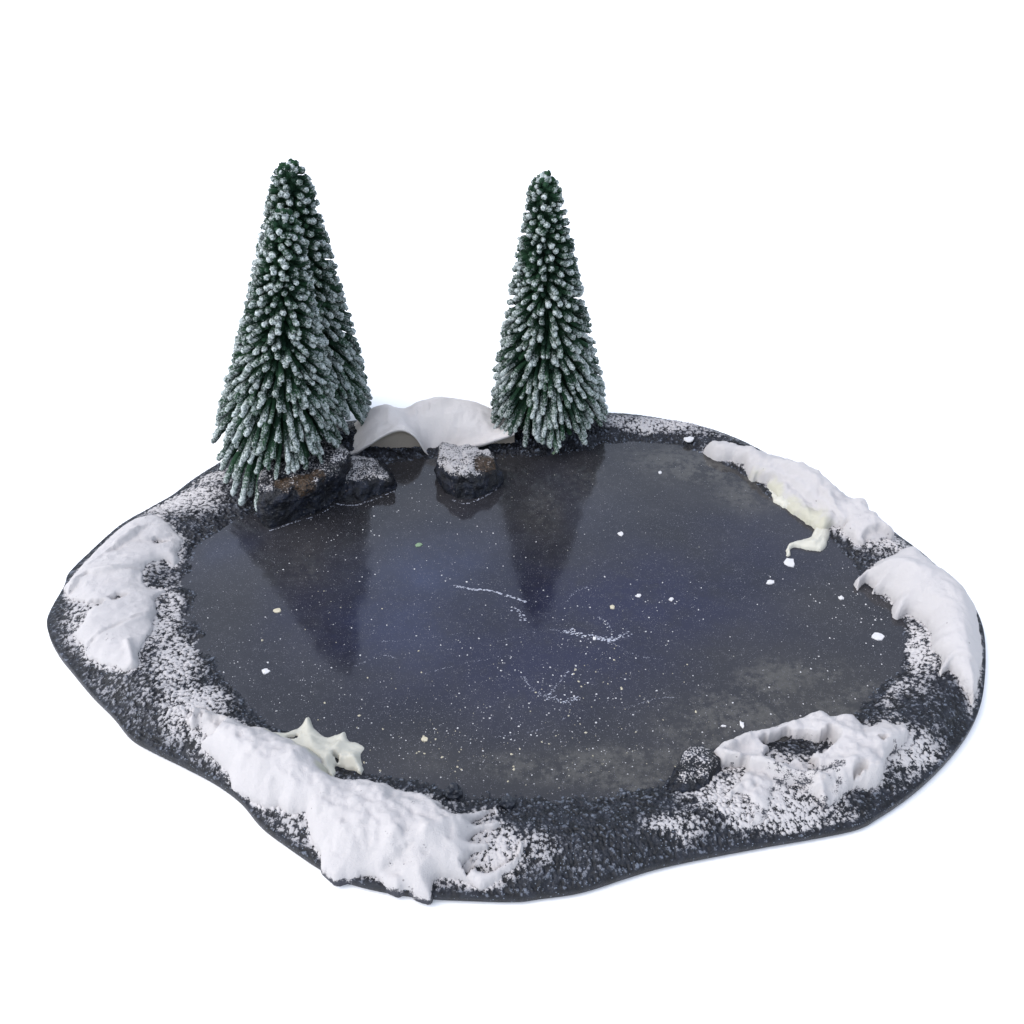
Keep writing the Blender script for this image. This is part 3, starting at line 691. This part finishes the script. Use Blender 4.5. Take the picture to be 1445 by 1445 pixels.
def tree_at(label, bpx, bz, tpx, lean, Rpx, seed, **kw):
    b = at(*bpx, bz); t = at_y(*tpx, b[1] + lean)
    return tree(label, b, t, Rpx / ppm(*bpx), seed, **kw)
tree_at('pine tree standing alone on the right with dark green sides and flocked bristles', (773, 588), .010, (768, 244), -.004, 84, 5, n=700)
tree_at('taller rear pine tree of the left pair, half hidden behind the front one', (425, 575), .012, (410, 229), -.002, 100, 8, n=700)
fb = at(392, 618, .022)
ex = []
for (px, py, zz, bx, by) in [(363,722,.0085,.3,.0), (352,702,.010,.3,0), (340,714,.009,.3,0), (328,700,.010,.3,0), (318,682,.011,.3,0), (312,664,.013,.3,0), (345,690,.012,.3,0), (330,676,.013,.3,0), (356,684,.013,.3,0), (307,650,.016,.3,0), (336,660,.016,.3,0), (366,690,.013,.3,0)]:
    p1 = at(px, py, zz); p0 = fb * .65 + p1 * .35; p0[2] = fb[2] + .006; ex.append((p0, p1))
tree_at('shorter front pine tree of the left pair, growing on the black rock', (392, 618), .022, (402, 297), -.003, 84, 14, n=640, extra=ex, droop=1.15)

# ---------------------------------------------------------------- bits lying on the ice
def chip(name, label, px, py, wpx, hpx, mat, seed, cat='flake', thick=.00035, group=None):
    rg = np.random.default_rng(seed); k = ppm(px, py); p = at(px, py, ZI); sd = math.sin(math.atan2(H, p[1]))
    n = 9; a = np.linspace(0, 2 * np.pi, n, endpoint=False) + rg.uniform(-.25, .25, n); r = rg.uniform(.65, 1.15, n)
    x = np.cos(a) * r * wpx / 2 / k; y = np.sin(a) * r * hpx / 2 / k / sd
    b = np.column_stack([x, y, np.full(n, -.0002)]); m = np.column_stack([x * .92, y * .92, np.full(n, thick) * rg.uniform(.6, 1.2, n)]); c = [[0, 0, thick * 1.3]]
    V = np.vstack([b, m, c]); fs = [(i, (i + 1) % n, n + (i + 1) % n, n + i) for i in range(n)] + [(n + i, n + (i + 1) % n, 2 * n) for i in range(n)] + [tuple(range(n))[::-1]]
    o = mesh_obj(name, V, fs, mat, smooth=False, loc=p)
    return tag(o, label, cat, group)
CH = [('white triangular flake on the ice below the cream drip', 1114, 794, 18, 13, 'chip'),
      ('white flat flake on the ice lower left of the triangular flake', 1087, 822, 15, 7, 'chip'),
      ('large oval white flake on the ice near the right bank', 1240, 898, 22, 11, 'chip'),
      ('white round flake on the ice right of the right tree reflection', 876, 754, 9, 8, 'chip'),
      ('white notched flake alone near the left shore of the ice', 375, 948, 13, 9, 'chip'),
      ('oval cream flake on the dark reflection of the left trees', 391, 862, 15, 7, 'tan'),
      ('upright white crumb beside the top of the front right snow heap', 1047, 1023, 8, 11, 'chip'),
      ('pale green leaf shred in the middle of the far ice', 591, 769, 11, 7, 'green'),
      ('white crumb nearest the centre of the ice, lower right of the reflection tip', 901, 841, 9, 6, 'chip'),
      ('small white crumb right of the central white crumb', 947, 846, 7, 5, 'chip'),
      ('tan round pebble on the ice left of the central white crumb', 864, 857, 8, 7, 'tan'),
      ('white crumb on the ice just below the pointed tip of the right drift', 1187, 844, 10, 6, 'chip'),
      ('white sliver on the ice left of the upright crumb', 1021, 1025, 8, 3, 'chip'),
      ('white flake near the far shore right of the right tree', 931, 667, 6, 4, 'chip'),
      ('white flake at the end of the crack in the ice', 839, 901, 7, 5, 'chip'),
      ('cream grain on the ice above the front shore, left of centre', 599, 1043, 12, 8, 'tan'),
      ('small pale green shred lying at the foot of the right tree', 780, 638, 8, 7, 'green'),
      ('small white lump on the rim left of the upper right drift', 972, 626, 15, 8, 'chip')]
for i, (lb, px, py, w, h, m) in enumerate(CH):
    nm = {'chip': 'white_flake', 'tan': 'cream_flake', 'green': 'green_shred'}[m]
    o = chip(nm, lb, px, py, w, h, M[m], 100 + i, nm.split('_')[1], group='loose bits on the ice')
    if px == 972: o.location.z = .0072
# black pebbles on the front shore
for lb, px, py, s in (('upright black pebble on the front shore beside the snow wisp', 716, 1136, .0022), ('black pebble on the front shore behind the long drift', 640, 1120, .0026), ):
    rg = np.random.default_rng(int(px)); import bmesh
    bm = bmesh.new(); bmesh.ops.create_icosphere(bm, subdivisions=3, radius=1); d = np.array([v.co[:] for v in bm.verts]); fs = np.array([[v.index for v in f.verts] for f in bm.faces]); bm.free()
    v = d * np.array([s * .8, s * .7, s]) * (1 + .75 * fbm(d * 1.5 + px, 4, 4) + .25 * (1 - 2 * np.abs(fbm(d * 4 + px, 3, 9))))[:, None]
    p = at(px, py, ZI + .0008); o = mesh_obj('pebble', v, fs, M['grit'], loc=p, smooth=False); tag(o, lb, 'pebble')

# tiny specks scattered over the ice, far too many to count
def specks(name, label, n, blobs_, mat, smin, smax, seed):
    rg = np.random.default_rng(seed); V, Fs = [], []; k = 0
    w = np.array([b[4] for b in blobs_], float); w /= w.sum()
    pk = rg.choice(len(blobs_), n, p=w)
    for b in pk:
        px, py, rx, ry, _ = blobs_[b]
        x, y = px + rg.normal() * rx, py + rg.normal() * ry
        p = at(x, y, ZI)
        if bank_u(np.array([p[0]]), np.array([p[1]]))[0] > .02: continue
        s = smin * (smax / smin) ** (rg.random() ** 2.5); m = 5
        a = np.linspace(0, 2 * np.pi, m, endpoint=False) + rg.uniform(0, 1.2, m); r = s * rg.uniform(.6, 1.2, m)
        V += [(p[0] + q * math.cos(c), p[1] + q * math.sin(c), ZI - .00005) for q, c in zip(r, a)] + [(p[0], p[1], ZI + s * .7)]
        Fs += [(k + i, k + (i + 1) % m, k + m) for i in range(m)]; k += m + 1
    o = mesh_obj(name, V, Fs, mat, smooth=False); return tag(o, label, 'specks', kind='stuff')
specks('snow_specks', 'fine white snow specks scattered over the dark ice', 2300,
       [(720,880,260,110,4.5), (740,1010,160,50,1.6), (1190,850,35,40,.9), (1235,870,10,22,.25), (870,895,50,14,.9), (770,970,60,25,.8), (900,860,60,12,.4), (620,1060,70,30,.9), (450,760,60,30,.9), (620,740,50,40,.6), (400,960,70,50,1.0), (900,1030,160,50,2), (1150,960,60,40,.6), (560,700,40,20,.4)],
       M['chip'], .00008, .00044, 5)
specks('cream_specks', 'tan specks scattered over the front part of the dark ice', 420,
       [(610,1055,35,25,1.2), (860,950,50,25,1), (680,1020,120,60,2), (880,1040,120,40,2), (500,860,60,60,.5)], M['tan'], .00010, .0006, 6)

# cracks, and waterline highlights modelled as pale crumbs: parts of the ice
def crumbs_along(name, px_line, spread, n, smin, smax, seed):
    rg = np.random.default_rng(seed); L = catmull(np.array(px_line, float), closed=False, sub=20); V, Fs = [], []; k = 0
    for _ in range(n):
        q = L[rg.integers(len(L))] + rg.normal(0, spread, 2) * np.array([1.4, .6]); p = at(q[0], q[1], ZI)
        s = rg.uniform(smin, smax); m = 5; a0 = rg.uniform(0, 6); a = np.linspace(0, 2 * np.pi, m, endpoint=False) + a0
        r = s * rg.uniform(.5, 1.3, m)
        V += [(p[0] + t * math.cos(c) * 1.5, p[1] + t * math.sin(c), ZI - .00004) for t, c in zip(r, a)] + [(p[0], p[1], ZI + s * .5)]
        Fs += [(k + i, k + (i + 1) % m, k + m) for i in range(m)]; k += m + 1
    return mesh_obj(name, V, Fs, M['crack'], ice, smooth=False)
M['crack'] = mat_plain('crack_highlight', (.22, .23, .28), (.42, .43, .48), 700, .6)
crumbs_along('crack', [(640,826),(665,831),(690,833),(715,840),(742,849)], 1.0, 130, .00012, .00042, 1)
crumbs_along('crack', [(724,858),(735,866),(742,875)], 2.4, 26, .00012, .0004, 2)
crumbs_along('crack', [(800,890),(838,899),(862,902),(886,894)], 3.0, 120, .00012, .00045, 3)
crumbs_along('crack', [(735,955),(768,981),(790,962),(803,945)], .7, 60, .0001, .00022, 4)
crumbs_along('crack', [(770,981),(800,990),(815,985)], 3.0, 60, .0001, .00032, 6)
for k, ln in enumerate([[(540,905),(590,902),(650,893)], [(700,905),(770,889),(800,893)], [(845,870),(858,880),(864,892)], [(740,955),(752,975),(775,985)], [(860,905),(900,925),(930,930)], [(600,950),(660,935),(720,925)],
        [(800,850),(812,835),(830,828)], [(880,1000),(930,985),(960,985)], [(700,1040),(760,1030),(800,1012)], [(500,940),(540,925),(560,930)]]):
    crumbs_along('crack', ln, .8, 46, .00007, .00018, 40 + k)
crumbs_along('crack_highlight', [(380,749),(395,744),(412,738),(448,727),(470,714)], .5, 80, .00010, .00028, 5)  # bright highlight along the rock's waterline, laid as pale crumbs
crumbs_along('crack_highlight', [(474,711),(500,713),(530,704),(559,692)], .5, 80, .00010, .00028, 7)
crumbs_along('crack_highlight', [(640,706),(655,711),(678,704),(700,691)], .6, 50, .00010, .0003, 8)

# ---------------------------------------------------------------- light: soft overcast daylight
EL, AZ = math.radians(54), math.atan2(-.92, -.25)        # from the left
w = bpy.data.worlds.new('World'); SC.world = w; w.use_nodes = True
nt = w.node_tree; bg = nt.nodes['Background']
sky = nt.nodes.new('ShaderNodeTexSky'); sky.sky_type = 'NISHITA'; sky.sun_disc = False
sky.sun_elevation = EL; sky.sun_rotation = AZ; sky.air_density = 1.0; sky.dust_density = 1.5; sky.ozone_density = 1.0
hs = nt.nodes.new('ShaderNodeHueSaturation'); hs.inputs['Saturation'].default_value = .52
nt.links.new(sky.outputs[0], hs.inputs['Color']); nt.links.new(hs.outputs[0], bg.inputs['Color'])
bg.inputs['Strength'].default_value = .15
sun = bpy.data.objects.new('sun', bpy.data.lights.new('sun', 'SUN')); COL.objects.link(sun)
sun.data.energy = .5; sun.data.angle = math.radians(80); sun.data.color = (1, .97, .93)
sd = Vector((math.sin(AZ) * math.cos(EL), math.cos(AZ) * math.cos(EL), math.sin(EL)))
sun.rotation_euler = sd.to_track_quat('Z', 'Y').to_euler(); sun.location = sd * 2
vs = SC.view_settings
vs.view_transform = 'Standard'; vs.look = 'None'; vs.gamma = 1; vs.use_curve_mapping = False
vs.exposure = 1.34
